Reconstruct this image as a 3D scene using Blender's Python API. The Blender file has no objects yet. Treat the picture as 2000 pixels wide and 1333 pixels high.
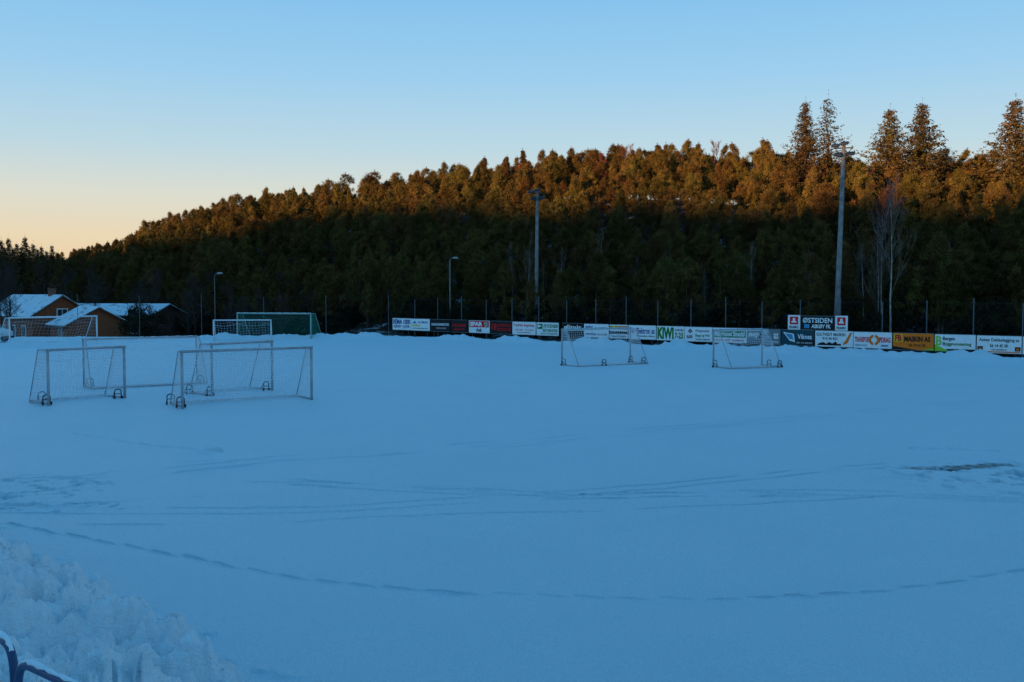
import bpy, math, random
import numpy as np
from mathutils import Vector, Matrix
random.seed(7)
scene = bpy.context.scene
COL = scene.collection

# ------------------------------------------------------------------ helpers
def lin(r, g, b):
    def f(c):
        c /= 255.0
        return c / 12.92 if c <= 0.04045 else ((c + 0.055) / 1.055) ** 2.4
    return (f(r), f(g), f(b), 1.0)

MATS = {}
def mat(name, color, rough=0.6, metal=0.0, noise=0.0, nscale=6.0, bump=0.0, spec=0.3):
    if name in MATS:
        return MATS[name]
    m = bpy.data.materials.new(name); m.use_nodes = True
    nt = m.node_tree; p = nt.nodes['Principled BSDF']
    p.inputs['Roughness'].default_value = rough
    p.inputs['Metallic'].default_value = metal
    p.inputs['Specular IOR Level'].default_value = spec
    tc = nt.nodes.new('ShaderNodeTexCoord')
    n = nt.nodes.new('ShaderNodeTexNoise'); n.inputs['Scale'].default_value = nscale
    n.inputs['Detail'].default_value = 4
    nt.links.new(tc.outputs['Object'], n.inputs['Vector'])
    mr = nt.nodes.new('ShaderNodeMapRange')
    mr.inputs['From Min'].default_value = 0.3; mr.inputs['From Max'].default_value = 0.7
    mr.inputs['To Min'].default_value = 1 - noise; mr.inputs['To Max'].default_value = 1 + noise * 0.5
    nt.links.new(n.outputs['Fac'], mr.inputs['Value'])
    vm = nt.nodes.new('ShaderNodeVectorMath'); vm.operation = 'SCALE'
    vm.inputs[0].default_value = color[:3]
    nt.links.new(mr.outputs['Result'], vm.inputs['Scale'])
    nt.links.new(vm.outputs['Vector'], p.inputs['Base Color'])
    if bump > 0:
        b = nt.nodes.new('ShaderNodeBump'); b.inputs['Strength'].default_value = bump
        b.inputs['Distance'].default_value = 0.03
        nt.links.new(n.outputs['Fac'], b.inputs['Height'])
        nt.links.new(b.outputs['Normal'], p.inputs['Normal'])
    MATS[name] = m
    return m

class MB:
    def __init__(s): s.v = []; s.f = []
    def tube(s, a, b, r, r2=None, n=8, cap=True):
        a = Vector(a); b = Vector(b); r2 = r if r2 is None else r2
        d = (b - a)
        if d.length < 1e-6: return
        d.normalize()
        u = d.orthogonal().normalized(); w = d.cross(u)
        i0 = len(s.v)
        for P, R in ((a, r), (b, r2)):
            for k in range(n):
                t = 2 * math.pi * k / n
                s.v.append(tuple(P + u * (math.cos(t) * R) + w * (math.sin(t) * R)))
        for k in range(n):
            k2 = (k + 1) % n
            s.f.append((i0 + k, i0 + k2, i0 + n + k2, i0 + n + k))
        if cap:
            s.f.append(tuple(i0 + k for k in reversed(range(n))))
            s.f.append(tuple(i0 + n + k for k in range(n)))
    def path(s, pts, r, n=8):
        for a, b in zip(pts[:-1], pts[1:]): s.tube(a, b, r, n=n)
    def box(s, x0, x1, y0, y1, z0, z1, M=None):
        i = len(s.v)
        c = [(x0,y0,z0),(x1,y0,z0),(x1,y1,z0),(x0,y1,z0),(x0,y0,z1),(x1,y0,z1),(x1,y1,z1),(x0,y1,z1)]
        if M is not None: c = [tuple(M @ Vector(p)) for p in c]
        s.v += c
        s.f += [tuple(i + k for k in q) for q in ((0,3,2,1),(4,5,6,7),(0,1,5,4),(1,2,6,5),(2,3,7,6),(3,0,4,7))]
    def poly(s, pts):
        i = len(s.v); s.v += [tuple(p) for p in pts]; s.f.append(tuple(range(i, i + len(pts))))
    def prism(s, prof, y0, y1):
        i = len(s.v); n = len(prof)
        s.v += [(x, y0, z) for x, z in prof] + [(x, y1, z) for x, z in prof]
        s.f.append(tuple(i + k for k in range(n)))
        s.f.append(tuple(i + n + k for k in reversed(range(n))))
        for k in range(n):
            k2 = (k + 1) % n
            s.f.append((i + k2, i + k, i + n + k, i + n + k2))
    def mesh(s, name, m, smooth=False):
        me = bpy.data.meshes.new(name); me.from_pydata(s.v, [], s.f)
        for mm in (m if isinstance(m, (list, tuple)) else [m]): me.materials.append(mm)
        if smooth: me.polygons.foreach_set('use_smooth', [True] * len(me.polygons))
        me.update(); return me

def obj(name, data, parent=None, loc=None, rotz=None, label=None, category=None, group=None, kind=None):
    o = bpy.data.objects.new(name, data); COL.objects.link(o)
    if parent is not None: o.parent = parent
    if loc is not None: o.location = loc
    if rotz is not None: o.rotation_euler = (0, 0, rotz)
    if label: o['label'] = label
    if category: o['category'] = category
    if group: o['group'] = group
    if kind: o['kind'] = kind
    return o

def bevel(o, w, seg=2):
    b = o.modifiers.new('bevel', 'BEVEL'); b.width = w; b.segments = seg; b.limit_method = 'ANGLE'

def sstep(a, b, x):
    t = np.clip((x - a) / (b - a), 0, 1); return t * t * (3 - 2 * t)

def vnoise(x, y, seed=0):
    xi = np.floor(x).astype(np.int64); yi = np.floor(y).astype(np.int64)
    xf = x - xi; yf = y - yi
    xf = xf * xf * (3 - 2 * xf); yf = yf * yf * (3 - 2 * yf)
    def h(a, b):
        n = (a * 374761393 + b * 668265263 + seed * 974711) & 0x7fffffff
        n = ((n ^ (n >> 13)) * 1274126177) & 0x7fffffff
        return ((n ^ (n >> 16)) & 0xffff) / 65535.0
    return (h(xi, yi) * (1 - xf) + h(xi + 1, yi) * xf) * (1 - yf) + (h(xi, yi + 1) * (1 - xf) + h(xi + 1, yi + 1) * xf) * yf

def fbm(x, y, oct=4, seed=0):
    a = 0.5; t = np.zeros_like(x); tot = 0
    for i in range(oct):
        c, s_ = math.cos(0.6 * i), math.sin(0.6 * i)
        xr = (x * c - y * s_) * 2 ** i; yr = (x * s_ + y * c) * 2 ** i
        t += a * vnoise(xr + 13.7 * i, yr - 7.1 * i, seed + i); tot += a; a *= 0.5
    return t / tot

# ------------------------------------------------------------------ layout of the place
EYE = 4.1
FX, FY = 30.2, 61.0            # near end of the hoarding line
DX, DY = -0.787, 0.617         # direction along the hoarding line
NX, NY = 0.617, 0.787          # away from the pitch
def fence_pt(s, d=0.0): return (FX + DX * s + NX * d, FY + DY * s + NY * d)
def s_at(b): return (FX - FY * b) / (-DX + DY * b)
SUN = np.array([-0.75, -0.66]); SUN = SUN / np.linalg.norm(SUN)
SUN_EL = math.radians(5.0)

def terrain(X, Y):
    X = np.asarray(X, float); Y = np.asarray(Y, float)
    s = (X - FX) * DX + (Y - FY) * DY
    d = (X - FX) * NX + (Y - FY) * NY
    ridge = np.interp(s, [-60, 9, 24, 42, 57, 74, 88, 104, 122, 133, 145, 169, 185, 205, 260], [10, 10.8, 11.9, 14.0, 16.0, 15.7, 14.8, 14.7, 14.4, 12.6, 8.8, 5.2, 3.0, 1.4, 0])
    h = ridge * (0.75 * sstep(4, 42, d) + 0.25 * np.clip((d - 6) / 36, 0, 1))
    h = h + sstep(4, 20, d) * (fbm(X / 14, Y / 14, 3, 5) - 0.5) * 2.5
    h = h - 1.5 * sstep(93, 99, Y) * sstep(-15, -25, X) * (1 - sstep(126, 145, Y))
    h = h + 13.5 * np.exp(-(((X + 158) / 42) ** 2 + ((Y - 420) / 60) ** 2))
    # unseen ridge added towards the low sun to cast the pitch's shade
    u = X * SUN[0] + Y * SUN[1]; v = -X * SUN[1] + Y * SUN[0]
    crest = 38.9 - 5.0 * sstep(-85, -150, v) + 8.0 * (fbm(v / 30, v * 0 + 2.5, 2, 21) - 0.5) + 6.0 * (fbm(v / 9, v * 0 + 7.5, 2, 23) - 0.5)
    h = h + crest * sstep(90, 200, u) * (1 - 0.6 * sstep(205, 300, u))
    bank = np.where(Y < 2.3, 2.35 * sstep(-60, -30, Y), 2.35 * (1 - sstep(2.3, 8.3, Y)))
    return h + bank

def edge_dist(X, Y):
    d1 = (X - FX) * NX + (Y - FY) * NY
    d2 = Y - 91.5
    d3 = (X + 38) * (-0.77) + (Y - 76) * 0.64
    return np.maximum(np.maximum(d1, d2), d3)

# ------------------------------------------------------------------ ground sheet
def build_ground():
    fine_t = np.radians(np.arange(-34, 34.001, 0.062))
    c1 = np.radians(np.arange(35, 180, 1.5)); c2 = np.radians(np.arange(180, 270, 0.75)); c3 = np.radians(np.arange(270, 325.2, 1.5))
    th = np.concatenate([fine_t, c1, c2, c3])
    r = np.concatenate([np.linspace(0.3, 7, 22)[:-1], np.exp(np.linspace(math.log(7), math.log(30), 700))[:-1], np.exp(np.linspace(math.log(30), math.log(110), 420)),
                        np.exp(np.linspace(math.log(110), math.log(2600), 110))[1:]])
    T, R = np.meshgrid(th, r)
    X = R * np.sin(T); Y = R * np.cos(T)
    Z = terrain(X, Y)
    e = edge_dist(X, Y)
    field = 1 - sstep(-1.0, 0.5, e)
    Z += field * ((fbm(X / 5, Y / 5, 3, 1) - 0.5) * 0.09 + (fbm(X * 1.1, Y * 1.1, 3, 2) - 0.5) * 0.025 + (fbm(X * 5, Y * 5, 2, 3) - 0.5) * 0.012)
    # ploughed snow bank round the pitch
    along = fbm(X / 2.1, Y / 2.1, 4, 31)
    berm = np.exp(-((e + 1.7) / 0.95) ** 2) * (0.10 + 0.85 * np.clip(along - 0.2, 0, 1)) * (Y > 20)
    clod = fbm(X * 1.9, Y * 1.9, 3, 33)
    berm *= 0.4 + 1.2 * clod
    Z += berm
    # heap of cleared snow beside the stand
    q = -(X + 3.06) * 0.73 - (Y - 10.6) * 0.68 - 0.15
    qn = q + (fbm(X * 0.9, Y * 0.9, 3, 8) - 0.5) * 1.0
    pm = sstep(-0.1, 1.15, qn) * (1 - sstep(-2.6, -1.0, X)) * (Y > -5)
    def cell(sc, sd):
        n = fbm(X * sc + .3 * fbm(X * 2, Y * 2, 2, sd + 50), Y * sc, 3, sd); return sstep(0.36, 0.64, n)
    Z += pm * (1 - .75 * sstep(2.6, 3.8, q)) * (0.60 + 0.9 * (fbm(X * 0.8, Y * 0.8, 3, 9) - 0.4) + 0.28 * cell(1.5, 10) + 0.21 * cell(2.8, 11) + 0.12 * cell(5.5, 12) + 0.05 * cell(11, 13))
    sp = sstep(-1.0, 0.2, qn) * (1 - sstep(-2.2, -0.8, X)) * (Y > 5)
    Z += sp * 0.06 * np.clip((fbm(X * 6.5, Y * 6.5, 2, 17) - 0.62) * 6, 0, 1)
    heap = pm
    # trails
    worn_shade = np.zeros_like(X)
    B = np.tan(np.clip(T, -1.2, 1.2)); front = (np.abs(T) < 0.62) & (R < 60)
    px = 1000 + 2000 * B
    def trail(pts, width, depth, dash=0, wob=0.05, seed=0, double=0.0):
        xs = [p[0] for p in pts]; ys = [8200.0 / (p[1] - 570.0) for p in pts]
        yt = np.interp(px, xs, ys)
        k = np.ones(81) / 81
        yt1 = np.convolve(np.pad(yt[0][:1097], 40, mode='edge'), k, mode='valid'); yt[:, :1097] = yt1[None, :]
        yt = yt + (fbm(px / 90.0, px * 0 + seed, 2, seed) - 0.5) * wob * 2
        sl = np.gradient(yt, axis=1) / np.maximum(np.abs(np.gradient(X, axis=1)), 1e-4)
        cosl = 1 / np.sqrt(1 + np.clip(sl, -3, 3) ** 2)
        inr = (px > xs[0]) & (px < xs[-1]) & front
        out = np.zeros_like(X)
        offs = (0.0,) if not double else (-double / 2, double / 2)
        for o in offs:
            dd = (Y - yt) * cosl - o
            if dash:
                xx = X / dash + 1.5 * vnoise(X * 0.7, X * 0 + 0.5, seed + 3)
                dd = dd + ((np.floor(xx) % 2) - 0.5) * 0.05 + (xx % 1.0 - .5) * 0.08 + (vnoise(X * 3.1, X * 0, seed + 9) - .5) * .05
                amp = (0.16 + 0.85 * sstep(0, .15, xx % 1.0) * (1 - sstep(.55, .9, xx % 1.0))) * (0.35 + 0.95 * vnoise(X * 1.3, X * 0, seed + 5))
            else:
                amp = 0.12 + 0.95 * sstep(0.38, 0.62, fbm(X / 1.4, Y / 1.4 + seed, 2, seed + 7))
            g = np.exp(-(dd / width) ** 2) * amp
            rim = np.exp(-((np.abs(dd) - width * 2.1) / width) ** 2) * amp
            out += g * depth - rim * depth * 0.3
            worn_shade[:] = np.maximum(worn_shade, g * inr * min(.8, depth * 9))
        return -out * inr
    Z += trail([(-250,985),(0,1030),(200,1065),(400,1105),(600,1142),(800,1160),(1000,1168),(1200,1174),(1400,1180),(1550,1175),(1700,1165),(1850,1150),(1950,1130),(2250,1085)], 0.024, 0.066, dash=0.6, seed=1)
    Z += trail([(-200,985),(0,968),(300,928),(600,895),(800,882),(1100,860),(1500,822),(1900,787),(2200,762)], 0.05, 0.05, seed=2, wob=0.12, double=0.6)
    Z += trail([(-200,999),(0,975),(300,934),(600,900),(800,889),(1100,868),(1500,830),(1900,797),(2200,772)], 0.045, 0.04, seed=12, wob=0.15)
    Z += trail([(430,938),(520,940),(700,953),(900,964),(1100,968),(1300,951),(1500,931),(1700,913),(1790,905)], 0.030, 0.05, seed=3, double=0.5, wob=0.1)
    Z += trail([(470,948),(620,946),(900,957),(1150,976),(1400,966),(1800,972),(2100,985)], 0.028, 0.042, seed=4, double=0.4)
    Z += trail([(-100,1000),(300,1003),(700,995),(1000,975),(1300,968),(1600,962),(2000,975)], 0.028, 0.042, seed=5, double=0.5)
    Z += trail([(-100,1030),(300,1030),(600,1020),(900,1008),(1200,1000),(1500,985),(2000,958),(2200,950)], 0.028, 0.04, seed=6)
    Z += trail([(60,1002),(200,985),(392,972)], 0.032, 0.06, seed=7)
    Z += trail([(135,843),(200,860),(300,878),(430,884)], 0.05, 0.05, dash=0.8, seed=8)
    Z += trail([(380,892),(400,886),(432,881)], 0.12, 0.18, dash=0.5, seed=13)
    Z += trail([(-100,940),(150,938),(330,905),(560,900)], 0.04, 0.035, seed=9, wob=0.3)
    Z += trail([(1780,878),(1860,876),(1960,884)], 0.08, 0.09, dash=0.6, seed=15)
    def patch(cx, cy, rx, ry, depth, sc, seed):
        m = np.exp(-(((X - cx) / rx) ** 2 + ((Y - cy) / ry) ** 2) ** 1.5)
        pit = np.clip((fbm(X * sc, Y * sc, 2, seed) - 0.60) * 11, 0, 1) * m
        worn_shade[:] = np.maximum(worn_shade, pit * 0.6)
        return -pit * depth + 0.05 * m * fbm(X * 5, Y * 5, 2, seed + 1)
    Z += patch(-10.3, 21.0, 1.7, 1.4, 0.12, 4.6, 41)
    Z += patch(-8.8, 19.4, 1.3, 0.5, 0.10, 4.6, 42)
    Z += patch(11.3, 22.6, 2.4, 2.0, 0.13, 3.8, 43)
    # scraped strip with turf showing through
    ex = (X - 10.6) / 1.65; ey = (Y - (24.0 + 0.19 * (X - 10.6) + 0.10 * np.sin(X * 2.3))) / 0.36
    bare = np.exp(-(ex ** 2 + ey ** 2) ** 2) * np.clip(0.42 + 1.2 * fbm(X * 2.6, Y * 6, 4, 51), 0, 1)
    ex = (X - 12.3) / 1.0; ey = (Y - 22.2) / 0.25
    bare += np.exp(-(ex ** 2 + ey ** 2) ** 2) * (0.9 * fbm(X * 3, Y * 6, 3, 52))
    bare = np.clip(bare, 0, 1); Z -= bare * 0.04
    dF = (X - FX) * NX + (Y - FY) * NY
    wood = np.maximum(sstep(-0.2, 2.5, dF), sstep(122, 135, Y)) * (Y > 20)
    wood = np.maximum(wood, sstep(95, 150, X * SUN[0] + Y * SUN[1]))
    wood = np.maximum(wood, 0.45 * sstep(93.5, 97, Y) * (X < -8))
    n, m = X.shape
    co = np.stack([X, Y, Z], -1).reshape(-1, 3).astype(np.float32)
    me = bpy.data.meshes.new('ground')
    idx = np.arange(n * m).reshape(n, m)
    nx = np.roll(idx, -1, axis=1)
    quads = np.stack([idx[:-1], idx[1:], nx[1:], nx[:-1]], -1).reshape(-1, 4)
    quads = quads[:, ::-1]
    me.vertices.add(n * m); me.vertices.foreach_set('co', co.ravel())
    nq = len(quads)
    me.loops.add(nq * 4); me.loops.foreach_set('vertex_index', quads.ravel().astype(np.int32))
    me.polygons.add(nq); me.polygons.foreach_set('loop_start', (np.arange(nq) * 4).astype(np.int32))
    me.update(calc_edges=True)
    me.polygons.foreach_set('use_smooth', np.ones(nq, bool))
    for nm, arr in (('worn_shade', worn_shade), ('bare', bare), ('wood', wood), ('heap', heap)):
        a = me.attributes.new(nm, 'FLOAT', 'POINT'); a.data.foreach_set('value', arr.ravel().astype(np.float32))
    M = bpy.data.materials.new('snow_ground'); M.use_nodes = True; nt = M.node_tree; N = nt.nodes; L = nt.links
    p = N['Principled BSDF']; p.inputs['Roughness'].default_value = 0.5; p.inputs['Specular IOR Level'].default_value = 0.4
    g = N.new('ShaderNodeNewGeometry')
    def attr(k):
        a = N.new('ShaderNodeAttribute'); a.attribute_name = k; return a.outputs['Fac']
    def noise(sc, det=4, rough=0.55):
        t = N.new('ShaderNodeTexNoise'); t.inputs['Scale'].default_value = sc; t.inputs['Detail'].default_value = det
        t.inputs['Roughness'].default_value = rough
        L.new(g.outputs['Position'], t.inputs['Vector']); return t.outputs['Fac']
    def ramp(f, a, b, lo=0, hi=1):
        r_ = N.new('ShaderNodeMapRange'); r_.inputs['From Min'].default_value = a; r_.inputs['From Max'].default_value = b
        r_.inputs['To Min'].default_value = lo; r_.inputs['To Max'].default_value = hi; L.new(f, r_.inputs['Value']); return r_.outputs['Result']
    def mix(f, a, b):
        x = N.new('ShaderNodeMix'); x.data_type = 'RGBA'; L.new(f, x.inputs[0])
        for i, v in ((6, a), (7, b)):
            if isinstance(v, tuple): x.inputs[i].default_value = v
            else: L.new(v, x.inputs[i])
        return x.outputs[2]
    def math_(op, a, b):
        x = N.new('ShaderNodeMath'); x.operation = op
        for i, v in ((0, a), (1, b)):
            if isinstance(v, (int, float)): x.inputs[i].default_value = v
            else: L.new(v, x.inputs[i])
        x.use_clamp = op != 'ADD'
        return x.outputs[0]
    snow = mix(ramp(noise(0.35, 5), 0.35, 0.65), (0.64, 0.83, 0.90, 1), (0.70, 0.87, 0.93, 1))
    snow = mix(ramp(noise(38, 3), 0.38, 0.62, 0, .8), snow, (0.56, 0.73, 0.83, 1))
    snow = mix(math_('MULTIPLY', attr('heap'), 0.95), snow, (0.88, 0.93, 0.96, 1))
    snow = mix(math_('MULTIPLY', attr('worn_shade'), 0.85), snow, (0.40, 0.53, 0.62, 1))  # compacted snow tint, also paints the shade of grooves and pits into the colour
    turf = mix(ramp(noise(9, 3), 0.4, 0.6), (0.10, 0.13, 0.13, 1), (0.25, 0.32, 0.34, 1))
    c1 = mix(ramp(math_('MULTIPLY', attr('bare'), ramp(noise(6, 4), 0.3, 0.65, 0.5, 1.3)), 0.3, 0.75), snow, turf)
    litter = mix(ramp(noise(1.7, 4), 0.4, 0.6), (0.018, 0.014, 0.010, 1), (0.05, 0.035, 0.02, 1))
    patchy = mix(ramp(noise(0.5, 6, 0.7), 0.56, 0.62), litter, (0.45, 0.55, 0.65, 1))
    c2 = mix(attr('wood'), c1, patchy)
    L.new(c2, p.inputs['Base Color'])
    b1 = N.new('ShaderNodeBump'); b1.inputs['Strength'].default_value = 1.0; b1.inputs['Distance'].default_value = 0.055
    hgt = math_('ADD', noise(9, 6, 0.65), math_('MULTIPLY', noise(50, 3, 0.6), 0.5))
    L.new(hgt, b1.inputs['Height']); L.new(b1.outputs['Normal'], p.inputs['Normal'])
    me.materials.append(M)
    return obj('ground', me, kind='structure')
build_ground()

# ------------------------------------------------------------------ foliage
def leaf_material(name, a, b, c, hue=(0.468, 0.528), spread=0.33):
    m = bpy.data.materials.new(name); m.use_nodes = True; nt = m.node_tree; N = nt.nodes; L = nt.links
    p = N['Principled BSDF']; p.inputs['Roughness'].default_value = 0.85; p.inputs['Specular IOR Level'].default_value = 0.04
    g = N.new('ShaderNodeNewGeometry'); oi = N.new('ShaderNodeObjectInfo')
    n = N.new('ShaderNodeTexNoise'); n.inputs['Scale'].default_value = 1.6; n.inputs['Detail'].default_value = 5
    n.inputs['Roughness'].default_value = 0.7
    L.new(g.outputs['Position'], n.inputs['Vector'])
    r = N.new('ShaderNodeValToRGB'); e = r.color_ramp.elements
    e[0].position = 0.33; e[0].color = (*a, 1); e[1].position = 0.68; e[1].color = (*c, 1)
    x = e.new(0.5); x.color = (*b, 1)
    L.new(n.outputs['Fac'], r.inputs['Fac'])
    n2 = N.new('ShaderNodeTexNoise'); n2.inputs['Scale'].default_value = 0.22; n2.inputs['Detail'].default_value = 1
    L.new(g.outputs['Position'], n2.inputs['Vector'])
    hs = N.new('ShaderNodeHueSaturation'); hs.inputs['Saturation'].default_value = 0.94
    mr = N.new('ShaderNodeMapRange'); mr.inputs['To Min'].default_value = hue[0]; mr.inputs['To Max'].default_value = hue[1]
    mr.inputs['From Min'].default_value = 0.3; mr.inputs['From Max'].default_value = 0.7
    L.new(n2.outputs['Fac'], mr.inputs['Value']); L.new(mr.outputs['Result'], hs.inputs['Hue'])
    mv = N.new('ShaderNodeMapRange'); mv.inputs['To Min'].default_value = 1 - spread; mv.inputs['To Max'].default_value = 1 + spread
    L.new(oi.outputs['Random'], mv.inputs['Value']); L.new(mv.outputs['Result'], hs.inputs['Value'])
    L.new(r.outputs['Color'], hs.inputs['Color']); L.new(hs.outputs['Color'], p.inputs['Base Color'])
    return m
PINE_M = leaf_material('pine_needles', (0.036, 0.027, 0.008), (0.098, 0.068, 0.016), (0.170, 0.114, 0.026))
SPR_M = leaf_material('spruce_needles', (0.036, 0.030, 0.013), (0.072, 0.053, 0.021), (0.11, 0.078, 0.029))
TWIG_M = leaf_material('bare_twigs', (0.13, 0.050, 0.030), (0.18, 0.072, 0.042), (0.22, 0.095, 0.055))
PALETWIG_M = leaf_material('pale_twigs', (0.10, 0.075, 0.060), (0.14, 0.105, 0.085), (0.19, 0.15, 0.12))
BUSH_M = leaf_material('dark_evergreen', (0.010, 0.010, 0.006), (0.020, 0.019, 0.010), (0.035, 0.033, 0.016))  # needle tones much darker than those of the pines
BARK_M = mat('pine_bark', (0.11, 0.06, 0.035), 0.9, noise=0.5, nscale=8, bump=0.5)
BIRCH_M = mat('birch_bark', (0.46, 0.42, 0.38), 0.8, noise=0.6, nscale=5, bump=0.3)

def leaf_quads(rng, P, out, size, aspect=0.45):
    n = len(P)
    t = rng.normal(size=(n, 3)) + out * 0.9
    t /= np.linalg.norm(t, axis=1, keepdims=True) + 1e-9
    b = np.cross(t, rng.normal(size=(n, 3))); b /= np.linalg.norm(b, axis=1, keepdims=True) + 1e-9
    sz = size * rng.uniform(0.6, 1.3, size=(n, 1))
    return np.stack([P - t * sz, P + b * sz * aspect, P + t * sz, P - b * sz * aspect], 1)

def pine_quads(seed, H, R, clumps, per, size, base=0.36, pw=0.6, cr=(0.11, 0.29)):
    """irregular pine crown made of many small upswept needle tufts"""
    rng = np.random.default_rng(seed)
    t = rng.uniform(0, 1, clumps)
    prof = R * np.clip(1 - t, 0.01, 1) ** (0.36 * pw + .22) * np.minimum(1, (t + 0.35) * 1.8)
    lean = rng.uniform(-0.35, 0.35, 2)
    limbs = rng.uniform(0, 2 * np.pi, 19); lz = rng.uniform(0, 1, 19)
    li = np.argmin(np.abs(t[:, None] - lz[None, :]) + rng.uniform(0, .25, (clumps, 19)), axis=1)
    ang = limbs[li] + rng.normal(0, .48, clumps); rr = prof * np.sqrt(rng.uniform(0.05, 1.12, clumps))
    a1, a2 = rng.uniform(0, 6.28, 2)
    sk = 1 + 0.20 * np.sin(ang * 2 + a1) + 0.12 * np.sin(ang * 3 + a2 + t * 5)
    C = np.stack([np.cos(ang) * rr * sk + lean[0] * t, np.sin(ang) * rr * sk + lean[1] * t, H * (base + (0.95 - base) * t) + rr * .10], 1)
    top = np.array([[lean[0], lean[1], H * f] for f in (.92, .96, 1.0)]); C = np.vstack([C, top])
    rad = rng.uniform(cr[0], cr[1], len(C)) * (0.6 + R / 4); rad[-3:] = (.22, .16, .11)
    w = rad ** 2; w /= w.sum()
    k = rng.choice(len(C), len(C) * per, p=w)
    dirs = rng.normal(size=(len(k), 3)); dirs /= np.linalg.norm(dirs, axis=1, keepdims=True)
    P = C[k] + dirs * (rad[k] * rng.uniform(0.2, 1.35, len(k)))[:, None] * np.array([1, 1, 0.9])
    up = dirs * .7 + np.array([0, 0, 1.1])
    return leaf_quads(rng, P, up, size, .28)

def quads_mesh(name, Q, m):
    n = len(Q); me = bpy.data.meshes.new(name)
    me.vertices.add(n * 4); me.vertices.foreach_set('co', Q.reshape(-1).astype(np.float32))
    me.loops.add(n * 4); me.loops.foreach_set('vertex_index', np.arange(n * 4, dtype=np.int32))
    me.polygons.add(n); me.polygons.foreach_set('loop_start', (np.arange(n) * 4).astype(np.int32))
    me.materials.append(m); me.update(calc_edges=True); return me

def trunk_mesh(seed, H, r, limbs=9, m=BARK_M, name='trunk', z0=0.3):
    rnd = random.Random(seed); mb = MB()
    pts = [Vector((0, 0, -0.8))]
    for i in range(1, 7): pts.append(Vector((rnd.uniform(-.12, .12) * i * .4, rnd.uniform(-.12, .12) * i * .4, H * 0.93 * i / 6)))
    for i in range(6): mb.tube(pts[i], pts[i + 1], r * (1 - i / 6.3), r * (1 - (i + 1) / 6.3), 7, cap=False)
    for k in range(limbs):
        z = H * rnd.uniform(z0, 0.85); i = min(5, int(z / (H * 0.93) * 6)); a = pts[i].lerp(pts[i + 1], 0.5)
        a = Vector((a.x, a.y, z)); t = rnd.uniform(0, 6.28); l = rnd.uniform(0.6, 1.4)
        mb.tube(a, a + Vector((math.cos(t) * l, math.sin(t) * l, rnd.uniform(-.1, .6))), r * 0.28, r * 0.08, 4, cap=False)
    return mb.mesh(name, m, True)

def spruce_quads(seed, H, R, layers, per_layer, size, sparse=1.0):
    rng = np.random.default_rng(seed); out = []
    for i in range(layers):
        t = i / layers; z = H * (0.06 + 0.93 * t)
        rl = R * (1 - t) ** 0.88 * rng.uniform(0.72, 1.10) + 0.14
        nb = max(8, int(per_layer * (0.55 + 0.45 * (1 - t))))
        for k in range(nb):
            if rng.uniform() > sparse: continue
            a = rng.uniform(0, 2 * np.pi); L_ = rl * rng.uniform(0.5, 1.15)
            m = max(8, int(L_ * 15 * (0.4 + 0.6 * sparse)))
            f = rng.uniform(0.06, 1, m)
            droop = -0.24 * L_ * np.sin(f * 2.2) + 0.18 * L_ * f ** 3
            wd = 0.15 * (1.15 - f)[:, None]
            P = np.stack([np.cos(a) * L_ * f, np.sin(a) * L_ * f, z + droop], 1) + rng.normal(size=(m, 3)) * (0.06 + wd) * np.array([1, 1, .75])
            o = np.tile([np.cos(a) * 0.9, np.sin(a) * 0.9, -0.6], (m, 1))
            out.append(leaf_quads(rng, P, o, size, 0.36))
    tip = np.stack([np.zeros(10), np.zeros(10), np.linspace(H * 0.94, H * 1.04, 10)], 1)
    out.append(leaf_quads(rng, tip, np.tile([0, 0, 1.5], (10, 1)), size * 0.8, 0.3))
    return np.vstack(out)

def bare_tree(seed, H, r, spread=0.5, n1=20, n2=6, n3=5, lean=0.0, tw=0.009):
    rnd = random.Random(seed); tm = MB(); cm = MB()
    pts = [Vector((0, 0, -0.5))]; d = Vector((lean, 0, 1))
    for i in range(8):
        d = (d + Vector((rnd.uniform(-.08, .08), rnd.uniform(-.08, .08), .05))).normalized(); pts.append(pts[-1] + d * H / 8)
    for i in range(8): tm.tube(pts[i], pts[i + 1], r * (1 - i / 8.4), r * (1 - (i + 1) / 8.4), 6, cap=False)
    def br(mb, p, d, l, rr, lv):
        n = 3; q = p
        qs = [p]
        for i in range(n):
            d = (d + Vector((rnd.uniform(-.2, .2), rnd.uniform(-.2, .2), rnd.uniform(-.02, .22)))).normalized()
            q2 = q + d * l / n; mb.tube(q, q2, max(rr * (1 - i / 3.5), tw), max(rr * (1 - (i + 1) / 3.5), tw * .9), 3, cap=False); q = q2; qs.append(q)
        if lv < 3:
            for k in range(n2 if lv == 1 else n3):
                f = rnd.uniform(0.25, 1) * 3; i = min(2, int(f)); s_ = qs[i].lerp(qs[i + 1], f - i)
                dd = (d + Vector((rnd.uniform(-1, 1), rnd.uniform(-1, 1), rnd.uniform(-.3, .7))) * 0.75).normalized()
                br(mb, s_, dd, l * rnd.uniform(.35, .6), rr * .45, lv + 1)
    for k in range(n1):
        f = rnd.uniform(0.28, 0.98) * 8; i = min(7, int(f)); s_ = pts[i].lerp(pts[i + 1], f - i)
        a = rnd.uniform(0, 6.28); u = rnd.uniform(.7, 1.5)
        dd = Vector((math.cos(a) * spread * 1.6, math.sin(a) * spread * 1.6, u)).normalized()
        br(cm, s_, dd, H * (0.34 - 0.024 * f) * rnd.uniform(.7, 1.2), r * 0.30 * (1 - f / 12), 1)
    return tm, cm

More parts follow.
